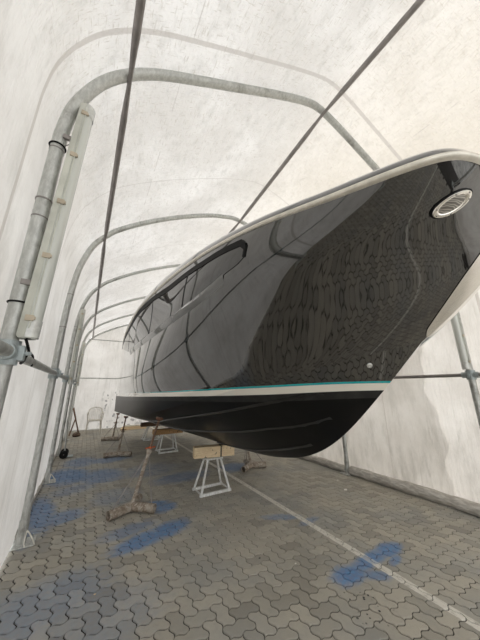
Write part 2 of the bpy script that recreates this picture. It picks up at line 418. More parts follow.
# ground outside the tent and the dark shed across the yard, seen mirrored in the hull
g=MB(); g.add([(-40,-40,-.03),(40,-40,-.03),(40,40,-.03),(-40,40,-.03)],[[0,1,2,3]]); struct(g.build('ground',plain('yard asphalt',(.45,.44,.41),.85,0,.2,3),smooth=0))
def pchip(xs, ys):
    n=len(xs); h=[xs[i+1]-xs[i] for i in range(n-1)]; d=[(ys[i+1]-ys[i])/h[i] for i in range(n-1)]
    m=[0.0]*n; m[0]=d[0]; m[-1]=d[-1]
    for i in range(1,n-1):
        if d[i-1]*d[i]>0:
            w1=2*h[i]+h[i-1]; w2=h[i]+2*h[i-1]; m[i]=(w1+w2)/(w1/d[i-1]+w2/d[i])
    def f(x):
        if x<=xs[0]: return ys[0]+m[0]*(x-xs[0])
        if x>=xs[-1]: return ys[-1]+m[-1]*(x-xs[-1])
        i=0
        while x>xs[i+1]: i+=1
        t=(x-xs[i])/h[i]; a,b=ys[i],ys[i+1]; t2=t*t; t3=t2*t
        return a*(2*t3-3*t2+1)+m[i]*h[i]*(t3-2*t2+t)+b*(3*t2-2*t3)+m[i+1]*h[i]*(t3-t2)
    return f
def spl(pts, xi, yi, h=.28):
    p=sorted(pts); f=pchip([q[xi] for q in p],[q[yi] for q in p])
    x0,x1=p[0][xi],p[-1][xi]; N=400; T=[x0+(x1-x0)*i/N for i in range(N+1)]
    def sm(g,x,w):
        K=[-1,-.75,-.5,-.25,0,.25,.5,.75,1]; W=[.25,.55,.8,.95,1,.95,.8,.55,.25]
        return sum(g(x+k*w)*q for k,q in zip(K,W))/sum(W)
    def tab(g,w0):
        V=[]
        for x in T: V.append(sm(g,x,min(w0,.12*w0+abs(x-x0)*.45)))
        def q(x):
            t=(x-x0)/(x1-x0)*N; i=max(0,min(N-1,int(t))); return V[i]+(V[i+1]-V[i])*(t-i)
        return q
    return tab(tab(f,h),h)
XC=2.1
CAPM=1.6
# half breadth and height against the fore-and-aft coordinate, stern at 9.2
def sB(y): return 1.455*max(0,1-max(0,(5.007-y)/(5.007-.156))**1.249)**.162 if y<5.007 else 1.455-.012*(y-5.007)**2
def cB(y): return 1.238*max(0,1-max(0,(5.398-y)/(5.398-.87))**2.37)**.65 if y<5.398 else 1.238+.004*(y-5.398)
SHEER=[(.156,0,2.635),(.2,0,2.62),(.28,0,2.588),(.43,0,2.56),(.64,0,2.57),(.83,0,2.60),(1.07,0,2.66),(1.62,0,2.765),(2.19,0,2.85),(2.87,0,2.915),(4.0,0,2.985),(4.87,0,3.01),(6.7,0,3.01),(9.2,0,2.985)]
CHINE=[(.87,0,1.88),(.95,0,1.85),(1.27,0,1.75),(1.55,0,1.68),(1.91,0,1.60),(2.46,0,1.48),(3.16,0,1.35),(3.78,0,1.24),(4.72,0,1.09),(6.5,0,.96),(9.2,0,.84)]
KEEL=[(.87,1.88),(1.055,1.687),(1.168,1.566),(1.402,1.341),(1.631,1.124),(2.09,.86),(2.4,.78),(2.78,.72),(3.52,.67),(4.19,.64),(6.0,.58),(9.2,.50)]
sZ=spl(SHEER,0,2,.22); cZ=spl(CHINE,0,2,.2)
kZ=spl(KEEL,0,1,.2)
cU=spl([(0,.02),(.4,.07),(.65,.12),(.8,.15),(.9,.02),(1,-.06)],0,1,.05); eU=spl([(0,0.),(.4,.03),(.65,.05),(.8,-.025),(.9,-.05),(1,-.01)],0,1,.05)
def capb(b,d,m):
    b=max(b,1e-6); q=max(m*d,1e-6); return (b**-3+q**-3)**(-1/3)
def yS(u): return 9.2-u*9.044
def yC(u): return 9.2-u*8.33
def side(u,v,s=-1,off=0.0):
    ys,yc=yS(u),yC(u); bs,bc=max(0,sB(ys)),max(0,cB(yc))
    y=yc+(ys-yc)*v; z=cZ(yc)+(sZ(ys)-cZ(yc))*v
    k=min(1,max(0,(u-.90)/.10)); y-=.09*math.sin(math.pi*min(1,max(0,v)))*k*k*(3-2*k); c,e=cU(u),eU(u)
    b=bc+(bs-bc)*v+min(1,max(bs,bc)/.5)*(c*math.sin(math.pi*v)+e*math.sin(2*math.pi*v))
    b=capb(max(b,0),(1-u)*(8.33+.714*v),1.6+2*max(0,v)**4+10*max(0,v)**10) if u<1 else 0.
    return (XC+s*b, y, z)
def bottom(u,w,s=-1):
    y=yC(u); b=capb(max(0,cB(y)),(1-u)*8.33,CAPM) if u<1 else 0.; z0,z1=kZ(y),cZ(y)
    return (XC+s*b*w, y, z0+(z1-z0)*(w**1.05))
# ------------------------------------------------------------------ the boat
ZT=pchip([-1,1.15,2,3.4,5.5,9.2],[1.60,1.588,1.548,1.493,1.457,1.405]); TH=pchip([-1,1.15,2,3.4,5.5,9.2],[.055,.055,.060,.05,.07,.10])
def hull_mat():
    m=NT('dark hull paint and bottom paint'); t=m.n('Attribute',attribute_name='band').outputs['Fac']; y=m.n('Attribute',attribute_name='band_fade').outputs['Fac']
    p=m.pos(); step=lambda a:m.smooth(t,a-.02,a+.02)
    n=m.noise(p,2.0,4,.5); fleck=m.noise(p,500,2,.5)
    top=m.mix(m.smooth(n,.3,.7),(.005,.0046,.004),(.007,.0064,.0056))
    teal=m.mix(y,(.01,.40,.42),(.012,.20,.20))
    c=m.mix(step(-.30),top,teal); c=m.mix(step(0.),c,(.86,.83,.74))
    dk=m.mix(m.smooth(m.noise(p,6,5,.6),.4,.7),(.026,.026,.025),(.040,.040,.038))
    bot=m.mix(m.smooth(m.noise(p,3,5,.6),.4,.7),(.007,.007,.007),(.012,.0115,.011))
    c=m.mix(step(1.0),c,dk); c=m.mix(step(2.1),c,bot)
    ant=step(1.0)
    coat=m.m('SUBTRACT',1,ant)
    rough=m.m('ADD',m.m('MULTIPLY',ant,.30),m.m('ADD',.02,m.m('MULTIPLY',m.m('MULTIPLY',step(0.),coat),.2)))
    q=m.principled(Base_Color=c,Roughness=rough,IOR=1.5)
    m.set(q,'Specular IOR Level',m.m('SUBTRACT',.12,m.m('MULTIPLY',ant,0.)))
    m.set(q,'Coat Weight',m.m('MULTIPLY',coat,1.0)); m.set(q,'Coat Roughness',.03); m.set(q,'Coat IOR',2.2)
    wob=m.noise(m.scale(p,(1,.55,1)),1.5,2,.4); 
    m.set(q,'Normal',m.bump(wob,.10,.05)); m.set(q,'Coat Normal',m.bump(wob,.10,.05)); return m.mat
M_hull=hull_mat()
def gloss(name,col,r=.03,metal=0,**k):
    return plain(name,col,r,metal,.08,4,**k)
M_dkpaint=gloss('dark topside paint',(.035,.034,.033),.06,0,IOR=1.6,Coat_Weight=1.,Coat_Roughness=.03)
M_cream=plain('brushed stainless rub strip',(.70,.66,.58),.25,.25,.08,20)
M_glass=gloss('black tinted glass',(.004,.004,.004),.01,0,IOR=1.95)
M_black=plain('black rubber',(.006,.006,.006),.6,Specular_IOR_Level=.2)
M_steel=plain('polished stainless plate',(.88,.84,.77),.14,.75,.06,3)
M_whitepl=plain('white fitting plastic',(.75,.75,.72),.3)
boat=thing('motor_boat','long dark motor boat hull with a white and teal waterline stripe, propped over the pavers','boat',(XC,4.3,0))
def US(n=200): return [1-(1-i/n)**2.8 for i in range(n+1)]
uu=US(); g=MB()
for s in (-1,1):
    g.grid([[side(u,k/44,s) for k in range(45)] for u in uu]); g.grid([[bottom(u,k/34,s) for k in range(35)] for u in uu])
def plan_n(u,s):
    u=min(u,.99995); e=min(1e-3,(1-u)*.3); A_,B_=side(max(0,u-e),1,s),side(u+e,1,s); tx,ty=B_[0]-A_[0],B_[1]-A_[1]; l=math.hypot(tx,ty)
    n=(ty/l,-tx/l); return n if n[0]*s>=0 else (-n[0],-n[1])
def inward(u,d,up,s):
    q=side(u,1,s); n=plan_n(u,s); x=q[0]-n[0]*d
    if (x-XC)*s<0: x=XC
    t=min(1,max(0,(u-.55)/.4)); t=t*t*(3-2*t); return (x,q[1]-n[1]*d,q[2]+up*(1.05-.42*t))
BUL=[(0,0),(.002,.04),(.012,.09),(.030,.130),(.060,.160),(.11,.175),(.30,.18)]
tr=[bottom(0,k/34,-1) for k in range(35)]+[side(0,k/44,-1) for k in range(45)]
for s in (-1,):
    L=tr; Rr=[(2*XC-x,y,z) for x,y,z in L]
    rw=[[tuple(a+(b-a)*q/6 for a,b in zip(l,r)) for q in range(7)] for l,r in zip(L,Rr)]
    g.grid(rw)
hull=g.build('hull',M_hull,boat,smooth=28)
me=hull.data; A=me.attributes.new('band','FLOAT','POINT'); Bf=me.attributes.new('band_fade','FLOAT','POINT')
A.data.foreach_set('value',[(ZT(v.co.y)-v.co.z)/TH(v.co.y) for v in me.vertices]); Bf.data.foreach_set('value',[min(1,max(0,(v.co.y-1.5)/4)) for v in me.vertices])
g=MB(); 
for s in (-1,1): g.grid([[inward(u,d,up,s) for d,up in BUL] for u in uu])
build_each(g,'bulwark',M_dkpaint,boat,smooth=50)
g=MB(); g.grid([[ (XC+t*abs(inward(u,.29,.16,1)[0]-XC),inward(u,.29,.16,1)[1],inward(u,.29,.16,1)[2]+.03*(1-t*t)) for t in (-1,-.5,0,.5,1)] for u in uu]); g.build('deck',M_whitepl,boat,smooth=50)
# wheelhouse set well back on the deck
g=MB()
def cab(t): return [(XC-1.0+.1*t,8.3-.25*t),(XC+1.0-.1*t,8.3-.25*t),(XC+.85-.1*t,3.9+.9*t),(XC,3.5+1.0*t),(XC-.85+.1*t,3.9+.9*t)]
g.grid([[(x,y,3.08+.28*t) for x,y in cab(t)] for t in (0,.5,1)],close=True); g.add([(x,y,3.36) for x,y in cab(1)],[[0,1,2,3,4]])
g.build('coachroof',M_whitepl,boat,smooth=30)
# rub rail
def strip(fn,us,prof,name,mat):
    g=MB(); g.grid([[fn(u,a,b) for a,b in prof] for u in us]); return g.build(name,mat,boat,smooth=40)
def nrm(f,u,v,s=-1):
    e=min(1e-3,(1-u)*.4+1e-7); p=Vector(f(u,v,s)); a=Vector(f(min(1,u+e),v,s))-Vector(f(max(0,u-e),v,s)); b=Vector(f(u,v+1e-3,s))-Vector(f(u,v-1e-3,s))
    n=a.cross(b); n=n.normalized() if n.length>0 else Vector((s,0,0))
    return n if n.x*s>0 or abs(n.x)<.05 else -n
def offs(f,u,v,d,s=-1): return tuple(Vector(f(u,v,s))+nrm(f,u,v,s)*d)
g=MB()
for s in (-1,1):
    rr=[]
    for u in uu:
        q0=side(u,1,s); r=[]; nb=Vector((*plan_n(u,s),0))
        for o_,up in ((-.01,-.017),(.008,-.016),(.016,-.008),(.018,0),(.016,.009),(.008,.015),(-.01,.017)):
            r.append((q0[0]+nb.x*o_,q0[1]+nb.y*o_,q0[2]+up))
        rr.append(r)
    g.grid(rr)
g.build('rub_rail',M_cream,boat,smooth=50)
g=MB()
for s in (-1,1): g.grid([[inward(u,d,up,s) for d,up in ((.016,.088),(.015,.090),(.017,.097),(.021,.098))] for u in [i*.887/90 for i in range(91)]])
build_each(g,'deck_seam',M_black,boat,smooth=0)
# spray rails
def spray(ws,name):
    f=pchip([a for a,b in ws],[b for a,b in ws]); g=MB(); u0,u1=ws[0][0],ws[-1][0]
    for s in (-1,1):
        rr=[]
        for i in range(61):
            u=u0+(u1-u0)*i/60; w=f(u); y=yC(u); b=max(.05,cB(y)); k=min(1,(1-i/60)*4)
            hw=.012/b; p0=bottom(u,w-hw,s); p1=bottom(u,w+hw,s)
            q=(p1[0]+s*.004,p1[1],p1[2]-.016*k); rr.append([p0,q,(q[0]+s*.006,q[1],q[2]+.004),(p1[0]+s*.008,p1[1],p1[2]+.004)])
        g.grid(rr)
    build_each(g,name,M_spray,boat,smooth=20)
M_spray=plain('worn black bottom paint',(.012,.012,.0115),.35,0,.3,8)
spray([(0,.80),(.6,.80),(.78,.787),(.84,.775),(.87,.75),(.90,.70),(.92,.62)],'spray_rail')
spray([(0,.47),(.615,.475),(.83,.47),(.86,.425),(.887,.362),(.91,.287)],'spray_rail')
spray([(.6,.03),(.7,.065),(.748,.09),(.79,.138),(.84,.155),(.87,.125)],'spray_rail')
# long hull window: frame, glass, bright lower ledge
vt=pchip([0,.29,.48,.576,.714,.788,.843,.89],[.945,.948,.968,.962,.926,.925,.940,.938]); vb=pchip([0,.2,.408,.608,.716,.781,.8215,.844,.863,.87],[.925,.79,.656,.648,.655,.678,.726,.772,.813,.85])
UE=.8673
def wtop(u): return vt(u) if u<UE-.006 else vt(UE-.006)-(u-UE+.006)*6
def wrow(u,d,e=0,n=14): 
    a,b=vb(u)-e,wtop(u)+e; return [offs(side,u,a+(b-a)*k/n,d) for k in range(n+1)]
uw=[.012+(UE-.012)*i/120 for i in range(121)]
win=MB(); win.grid([wrow(u,.006) for u in uw]); 
side_window=win.build('side_window',M_glass,boat,smooth=60)
g=MB(); 
def edge(fn,us,w,d0): return [[offs(side,u,fn(u)+a,b) for a,b in ((-w,.0),(-w,d0),(w,d0),(w,.0))] for u in us]
g.grid([[offs(side,u,wtop(u)+a,b) for a,b in ((-.030,.0),(-.030,.012),(.012,.012),(.012,.0))] for u in uw]); 
g.grid([[offs(side,u+a,vb(u)+(wtop(u)-vb(u))*k/10,b) for k in range(11)] for u,a,b in ((UE,-.001,.013),(UE,.001,.013),(UE,.0015,0))]); 
g.grid([[offs(side,u,vb(u)+(wtop(u)-vb(u))*k/10,b) for k in range(11)] for u,b in ((.004,0),(.006,.013),(.02,.013))])
g.build('window_frame',M_black,side_window,smooth=40)
M_ledge=gloss('light grey ledge paint',(.10,.10,.098),.12,0,Coat_Weight=1.)
g=MB(); ul=[.41+(.842-.41)*i/80 for i in range(81)]
g.grid([[offs(side,u,vb(u)+.010,.006),offs(side,u,vb(u)-.012,.006+.028*min(1,(.844-u)*9)),offs(side,u,vb(u)-.030,.026*min(1,(.844-u)*9)),offs(side,u,vb(u)-.055,.0)] for u in ul]); g.build('window_ledge',M_ledge,side_window,smooth=30)
g=MB()
for u in (.35,.60,.76): g.grid([wrow(u-.002+.004*k,.0075) for k in (0,1)])
build_each(g,'glass_joint',M_black,side_window,smooth=0)
# stem plate (stainless) wrapping the bow
def plate_v(): pass
pin=pchip([.04,.076,.137,.485,.66,.74,.81],[.9999,.9973,.9944,.990,.9916,.995,.9998])
g=MB()
for s in (-1,1):
    rr=[]
    for i in range(41):
        v=.045+.755*i/40; ui=pin(v)
        rr.append([offs(side,ui+(1-ui)*(1-(1-k/8)**2.8)*.99999,v,.004,s) for k in range(9)])
    g.grid(rr)
g.build('stem_plate',M_steel,boat,smooth=60)
# oval hawse plate with an inner swirl badge
def uvp(a,b,d): # a,b in metres along the hull from the badge centre
    u0,v0=.9836,.862
    e=1e-4; p=Vector(side(u0,v0)); tu=(Vector(side(u0+e,v0))-p)/e; tv=(Vector(side(u0,v0+e))-p)/e
    T=-tu.normalized(); n=nrm(side,u0,v0); W=(tv-T*tv.dot(T)).normalized()
    return p,T,W,n,tu,tv
p0,Tu,Wv,Nn,tu,tv=uvp(0,0,0)
_a,_b,_c,_d=[Vector(side(*q)) for q in ((.9772,.832),(.9891,.9),(.9826,.882),(.9845,.841))]
E1=(_b-_a).normalized(); E2=(_c-_d); E2=(E2-E1*E2.dot(E1)).normalized(); BR=((_b-_a).length/2,.92*abs((_c-_d).dot(E2))/2)
print('badge',BR)
def bpt(x,y,d):
    T=p0+E1*x+E2*y; u,v=.9836,.862
    for _ in range(12):
        q=Vector(side(u,v)); e=1e-5; tu=(Vector(side(u+e,v))-q)/e; tv=(Vector(side(u,v+1e-4))-q)/1e-4; w=T-q
        A11,A12,A22=tu.dot(tu),tu.dot(tv),tv.dot(tv); b1,b2=w.dot(tu),w.dot(tv); dt=A11*A22-A12*A12
        u=min(.9995,u+.8*(b1*A22-b2*A12)/dt); v+=.8*(A11*b2-A12*b1)/dt
    return offs(side,u,v,d)
def oval(name,rx,ry,rings,mat,parent=boat,seg=48):
    g=MB(); g.grid([[bpt(rx*k*math.cos(2*math.pi*i/seg),ry*k*math.sin(2*math.pi*i/seg),d) for i in range(seg)] for k,d in rings],close=True)
    return g.build(name,mat,parent,smooth=50)
bd=oval('oval_badge',*BR,[(1.08,.0),(1.08,.007),(1.0,.009)],M_black)
b2=oval('chrome_rim',*BR,[(1.0,.007),(.97,.014),(.80,.016),(.68,.011),(.66,.006)],M_steel,bd)
mm=NT('swirled badge metal'); pp=mm.pos(); wv=mm.n('TexWave',{'Vector':mm.scale(pp,(1,1,2.2)),'Scale':9.,'Distortion':6.,'Detail':2.},bands_direction='Z').outputs[0]
mm.principled(Base_Color=mm.ramp(wv,[(0,(.16,.15,.13)),(.45,(.30,.28,.25)),(.7,(.62,.58,.52)),(1,(.2,.19,.17))]),Roughness=.3,Metallic=.4)
b3=oval('badge_centre',*BR,[(.68,.009),(.5,.012),(.25,.014),(.02,.0145)],mm.mat,bd)
g=MB()
for a in (.4,1.45,2.75,3.55,4.6,5.9):
    q=Vector(bpt(BR[0]*.88*math.cos(a),BR[1]*.88*math.sin(a),.016)); g.lathe([(.0045,-.002),(.0045,.001),(.002,.0025)],q,8,Nn.to_track_quat('Z','Y').to_matrix())
build_each(g,'rim_screw',M_galv2,bd)
# drain outlet near the stem
p=Vector(bottom(.965,.72,-1)); n=nrm(bottom,.965,.72,-1); g=MB()
g.lathe([(.019,-.002),(.020,.006),(.016,.014),(.010,.016),(.009,.004)],p,18,n.to_track_quat('Z','Y').to_matrix()); g.build('drain_outlet',M_whitepl,boat)
p=Vector(side(.92,.30,-1)); 
# swim platform and transom fitting at the stern
g=MB(); g.box((XC,9.45,1.52),(2.3,.5,.05),bev=.02); g.build('swim_platform',M_whitepl,boat)
# ------------------------------------------------------------------ stands under the boat
def rusty(name,a=(.44,.39,.33),b=(.22,.17,.125),c3=(.62,.58,.52)):
    m=NT(name); p=m.pos(); n=m.noise(p,14,6,.7); n2=m.noise(p,45,4,.7)
    c=m.mix(m.smooth(n,.38,.62),a,b); c=m.mix(m.m('MULTIPLY',m.smooth(n2,.55,.66),.8),c,c3)
    q=m.principled(Base_Color=c,Roughness=.75,Metallic=.15); m.set(q,'Normal',m.bump(n2,.6,.005)); return m.mat
M_rust=rusty('scaly painted steel'); M_rust2=rusty('rusty prop steel',(.22,.13,.08),(.12,.07,.045),(.35,.28,.22)); M_padm=rusty('rust red pad',(.23,.10,.06),(.09,.05,.035),(.30,.2,.15))
M_orange=plain('orange tape',(.62,.12,.03),.5)
def jack(c,top,feet,label,bands=True,rod_h=.55):
    cx,cy=c; t=thing('boat_stand',label,'boat stand',(cx,cy,0),'boat stands propping the hull')
    C0=Vector((cx,cy,.062)); T=Vector(top)
    for f in feet:
        F=Vector((f[0],f[1],.055)); g=MB(); g.hollow([C0+(F-C0)*k/6 for k in range(7)],.054,.007,18); g.build('foot_tube',M_rust,t)
    g=MB(); d=(T-C0); g.tube([C0-Vector((0,0,.0)),C0+d*.06,C0+d*.60],[.036,.025,.024],14); g.tube([C0+d*.56,C0+d*.60],[.032,.034],14)
    g.tube([C0+d*.575,C0+d*.60,C0+d*.61],[.040,.040,.03],14)
    g.build('outer_pole',M_rust,t)
    g=MB(); g.tube([C0+d*.58,C0+d*.97],.016,12); g.build('inner_pole',M_rust2,t)
    g=MB(); a=C0+d*.62; dd=d.normalized(); g.tube([a,a+dd*.02],.024,12); g.tube([a+dd*.01-Vector((.07,.02,0)),a+dd*.01+Vector((.07,.02,0))],.008,8); g.build('adjusting_collar',M_orange if bands else M_rust2,t)
    for f in feet:
        g=MB(); F=Vector((f[0],f[1],.10)); e=C0+(F-C0)*.86; e.z=.10; g.tube([e,C0+d*.57],.0065,8)
        g.build('brace_rod',M_galv2,t)
    g=MB(); q=Vector((.35,-.1,.9)).normalized().to_track_quat('Z','Y').to_matrix(); ax=(T-C0).normalized().to_track_quat('Z','Y').to_matrix()
    g.lathe([(.018,-.05),(.05,-.03),(.055,-.01),(.05,.0)],T,14,ax); g.build('hull_pad',M_padm,t)
    return t
def hz(x,y,s=-1):
    # underside height of the hull above a floor point
    u=(9.2-y)/8.33; b=cB(y); w=min(1,abs(x-XC)/b); return bottom(u,w,s)[2]
jack((.71,3.95),(1.0,4.02,hz(1.0,4.02)-.03),[(.43,3.83),(.96,3.75),(.84,4.22)],'nearest leaning boat stand with scaly pipe feet and an orange band')
jack((.83,6.98),(.92,6.98,hz(.92,6.98)-.03),[(.53,7.0),(1.10,6.84),(.87,7.28)],'upright boat stand on blue stained pavers behind the leaning one',False)
jack((.88,9.08),(.95,9.05,hz(.95,9.05)-.03),[(.60,9.22),(1.08,9.0),(.92,9.38)],'hindmost boat stand, under the stern corner of the boat',False)
jack((3.04,4.66),(2.86,4.70,hz(2.86,4.70,1)-.03),[(2.76,4.50),(3.32,4.55),(3.10,4.95)],'boat stand half hidden beyond the keel beside the white line',False)
# timber blocks on splayed trestles
def wood(name,a,b,sc=1):
    m=NT(name); p=m.pos(); g_=m.noise(m.scale(p,(1.2,14,14)),4*sc,5,.6,1.0); k=m.noise(p,22,4,.6)
    c=m.mix(m.smooth(g_,.3,.7),a,b); c=m.mix(m.m('MULTIPLY',m.smooth(k,.62,.68),.9),c,(.05,.035,.025))
    q=m.principled(Base_Color=c,Roughness=.7); m.set(q,'Normal',m.bump(g_,.4,.004)); return m.mat
M_wood=wood('pale pine timber',(.74,.56,.34),(.88,.72,.49)); M_wood2=wood('brown timber',(.42,.24,.10),(.52,.32,.15)); M_wood3=wood('dark timber',(.10,.06,.035),(.16,.10,.06)); M_rope=plain('black strap',(.01,.01,.01),.7)
def trestle(cx,cy,w,dep,h,label,topw=.22,topd=.14,mat=None,sticker=True):
    mat=mat or M_alu; t=thing('keel_trestle',label,'trestle',(cx,cy,0),'metal trestles under the keel')
    B=[(cx-w/2,cy-dep/2),(cx+w/2,cy-dep/2),(cx+w/2,cy+dep/2),(cx-w/2,cy+dep/2)]; K=[(cx-topw/2,cy-topd/2),(cx+topw/2,cy-topd/2),(cx+topw/2,cy+topd/2),(cx-topw/2,cy+topd/2)]
    for (a,b),(c,d) in zip(B,K):
        g=MB(); g.tube([(a,b,.025),(c,d,h-.01)],.017,10); g.build('leg',mat,t)
    g=MB()
    for i in (0,2):
        a,b=B[i],B[i+1]; g.box(((a[0]+b[0])/2,a[1],.02),(abs(a[0]-b[0])+.05,.04,.035),bev=.004)
    build_each(g,'base_bar',mat,t)
    g=MB(); g.tube([(B[0][0],B[0][1],.03),(B[3][0],B[3][1],.03)],.012,8); g.tube([(B[1][0],B[1][1],.03),(B[2][0],B[2][1],.03)],.012,8); build_each(g,'cross_tie',mat,t)
    g=MB(); g.box((cx,cy,h-.008),(topw+.06,topd+.06,.016),bev=.003); g.build('head_plate',mat,t)
    if sticker: g=MB(); g.box((cx+w*.30,cy-dep/2-.0215,.02),(.10,.002,.028)); g.build('maker_label',M_whitepl,t,smooth=0)
    return t
trestle(1.895,4.04,.47,.30,.475,'nearest pale metal trestle standing by the white line under a pine block')
trestle(1.95,6.90,.44,.34,.42,'middle metal trestle, standing behind the nearest one under a brown block',.3,.14)
trestle(1.92,8.65,.46,.30,.400,'farthest metal trestle, under the dark block near the stern',.22,.14,None,False)
def block(c,s,mat,label,rz=0):
    t=thing('timber_block',label,'timber block',(c[0],c[1],c[2]-s[2]/2),'timber keel blocks'); 
    g=MB(); g.box(c,s,rz,bev=.005); g.build('beam',mat,t,smooth=0)
    return t
b=block((1.93,4.07,.558),(.665,.15,.16),M_wood,'pale pine keel block on the nearest trestle',math.radians(-11))
g=MB(); g.box((2.03,4.05,.558),(.018,.158,.167),math.radians(-11)); g.build('dark_strap',M_rope,b,smooth=0)
block((1.95,6.90,.478),(.74,.20,.115),M_wood2,'orange brown keel block on the middle trestle')
block((1.90,8.65,.455),(.62,.2,.11),M_wood3,'dark brown keel block on the farthest trestle')
# ------------------------------------------------------------------ light fittings
M_body=plain('aged grey green polyester',(.56,.57,.51),.4,0,.1,6); M_lens=None
mm=NT('frosted diffuser'); mm.principled(Base_Color=(.62,.64,.60),Roughness=.22,Coat_Weight=.6); M_lens=mm.mat
M_clip=plain('yellowed clip',(.50,.43,.33),.45); M_end=plain('clear end cap',(.62,.63,.60),.15,0,.1,30,Coat_Weight=1.)
def fixture(x,y,z0,z1,label,s=1,clips=5,lean=0.0):
    t=thing('light_fitting',label,'light',(x,y,z0),'tubular light fittings on the arches'); dx=lean; n=8
    def P(z,ox=0,oy=0): return (x+s*ox+dx*(z-z0)/(z1-z0),y+oy,z)
    # back tray (toward the wall) and bowed lens (toward the aisle)
    def ring(z,prof): return [P(z,a,b) for a,b in prof]
    tray=[(-.030,-.040),(-.034,-.030),(-.034,.030),(-.030,.040),(-.002,.050),(.002,.050),(.002,-.050),(-.002,-.050)]
    lens=[(.002,-.046)]+[(.002+.048*math.sin(math.pi*k/10),-.046*math.cos(math.pi*k/10)) for k in range(1,10)]+[(.002,.046)]
    g=MB(); zs=[z0,z0+.015]+[z0+.015+(z1-z0-.03)*k/n for k in range(1,n)]+[z1-.015,z1]
    def sc(pr,k): return [(a*k,b*k) for a,b in pr]
    rows=[ring(z,sc(tray,.8 if z in(z0,z1) else 1)) for z in zs]; g.grid(rows,close=True); g.add(rows[0],[list(range(len(tray)))]); g.add(rows[-1],[list(range(len(tray)))])
    g.build('tray',M_body,t,smooth=40)
    g=MB(); rows=[ring(z,sc(lens,.86 if z in(z0,z1) else 1)) for z in zs]; rows=[[P(z0+.004,a*.5,b*.8) for a,b in lens]]+rows+[[P(z1-.004,a*.5,b*.8) for a,b in lens]]; g.grid(rows,close=True); L=g.build('diffuser',M_lens,t,smooth=50)
    g=MB()
    for zz in (z0+.05,z1-.05): g.grid([[P(zz-.045+.09*q,a*1.04+.001,b*1.03) for a,b in lens] for q in (0,.5,1)])
    build_each(g,'end_cap',M_end,t,smooth=50)
    g=MB()
    g.tube([P(z0+.05,.012,-.052),P(z1-.05,.012,-.052)],.004,6); g.build('gasket_edge',M_body,t)
    for k in range(clips):
        z=z0+.10+(z1-z0-.2)*k/(clips-1); g=MB(); c=P(z,.004,-.053); g.box(c,(.036,.010,.030),bev=.003); c=P(z,.022,-.050); g.box(c,(.012,.012,.016),bev=.002); g.build('clip',M_clip,t)
    g=MB()
    for z in (z0+.3,z1-.3): g.box(P(z,-.055,0),(.05,.02,.03),bev=.003)
    build_each(g,'mounting_bracket',M_galv2,t)
    return t
fixture(-.302,1.615,1.79,3.40,'long tubular light fitting on the nearest arch at left, its cable hanging down',1,5,.040)
fixture(-.29,5.80,1.62,3.10,'tubular light fitting on the third arch far along the left wall',1)
fixture(-.29,9.90,1.62,3.05,'farthest tubular light fitting, on the last free arch by the end wall',1)
fixture(4.33,1.33,1.79,3.40,'tubular light fitting on the right arch leg behind the bow',-1,5)
# cables
g=MB(); g.tube(cat([(-.305,1.62,1.80),(-.292,1.63,1.765),(-.285,1.66,1.73),(-.30,1.70,1.705),(-.315,1.76,1.690),(-.34,1.84,1.685),(-.345,1.93,1.735),(-.34,2.00,1.760),(-.33,2.08,1.745),(-.335,2.13,1.69)],5),.0065,8)
tag(g.build('power_cable',M_black),'black cable looping from the nearest light fitting down over the left rail','cable')
for z,lab in ((1.98,'lower black cable tie around the nearest arch leg'),(3.03,'upper black cable tie around the nearest arch leg, its tail sticking out')):
    g=MB(); g.tube([skew(-.37+.043*math.cos(a*math.pi/12),1.65+.043*math.sin(a*math.pi/12),z) for a in range(25)],.005,6)
    if z>3: g.tube(cat([skew(-.33,1.62,z),skew(-.30,1.60,z+.01),skew(-.285,1.59,z-.03),skew(-.30,1.59,z-.05)],4),.002,6)
    tag(g.build('cable_tie',M_black),lab,'cable tie','cable ties on the nearest arch')
# ------------------------------------------------------------------ far end: chair, tripod, trolley, planks
M_pl=plain('dirty white plastic',(.70,.67,.60),.45)
t=thing('plastic_chair','white plastic armchair standing against the far end wall','chair',(.40,11.05,0))
c=Vector((.40,11.05,0)); 
g=MB(); g.grid([[(c.x-.21+.42*i/6,c.y-.2+.42*j/6,.43-.012*math.sin(math.pi*i/6)*math.sin(math.pi*j/6)) for i in range(7)] for j in range(7)]); g.box((c.x,c.y-.2,.415),(.44,.02,.04),bev=.006); g.box((c.x-.22,c.y,.415),(.02,.42,.04),bev=.006); g.box((c.x+.22,c.y,.415),(.02,.42,.04),bev=.006); g.build('seat',M_pl,t)
for sx in (-1,1):
    for sy in (-1,1):
        g=MB(); a=Vector((c.x+sx*.20,c.y+sy*.19,.43)); b_=Vector((c.x+sx*.24,c.y+sy*.24,.0)); g.tube([b_,a],[.018,.026],8); g.build('leg',M_pl,t)
    g=MB(); g.tube(cat([(c.x+sx*.22,c.y-.19,.42),(c.x+sx*.25,c.y-.19,.60),(c.x+sx*.255,c.y-.12,.655),(c.x+sx*.25,c.y+.1,.665),(c.x+sx*.22,c.y+.22,.66)],5),.016,8); g.build('armrest',M_pl,t)
g=MB(); 
for k in range(7): 
    x=c.x-.18+.06*k; g.tube([(x,c.y+.21,.43),(x*1.0,c.y+.27,.80)],.010,6)
g.tube(cat([(c.x-.22,c.y+.21,.42),(c.x-.22,c.y+.27,.72),(c.x-.12,c.y+.29,.83),(c.x+.12,c.y+.29,.83),(c.x+.22,c.y+.27,.72),(c.x+.22,c.y+.21,.42)],6),.016,8); g.build('backrest',M_pl,t)
t=thing('rusty_sawhorse','rust brown folding sawhorse leaning by the left wall near the far end','sawhorse',(-.16,10.7,0))
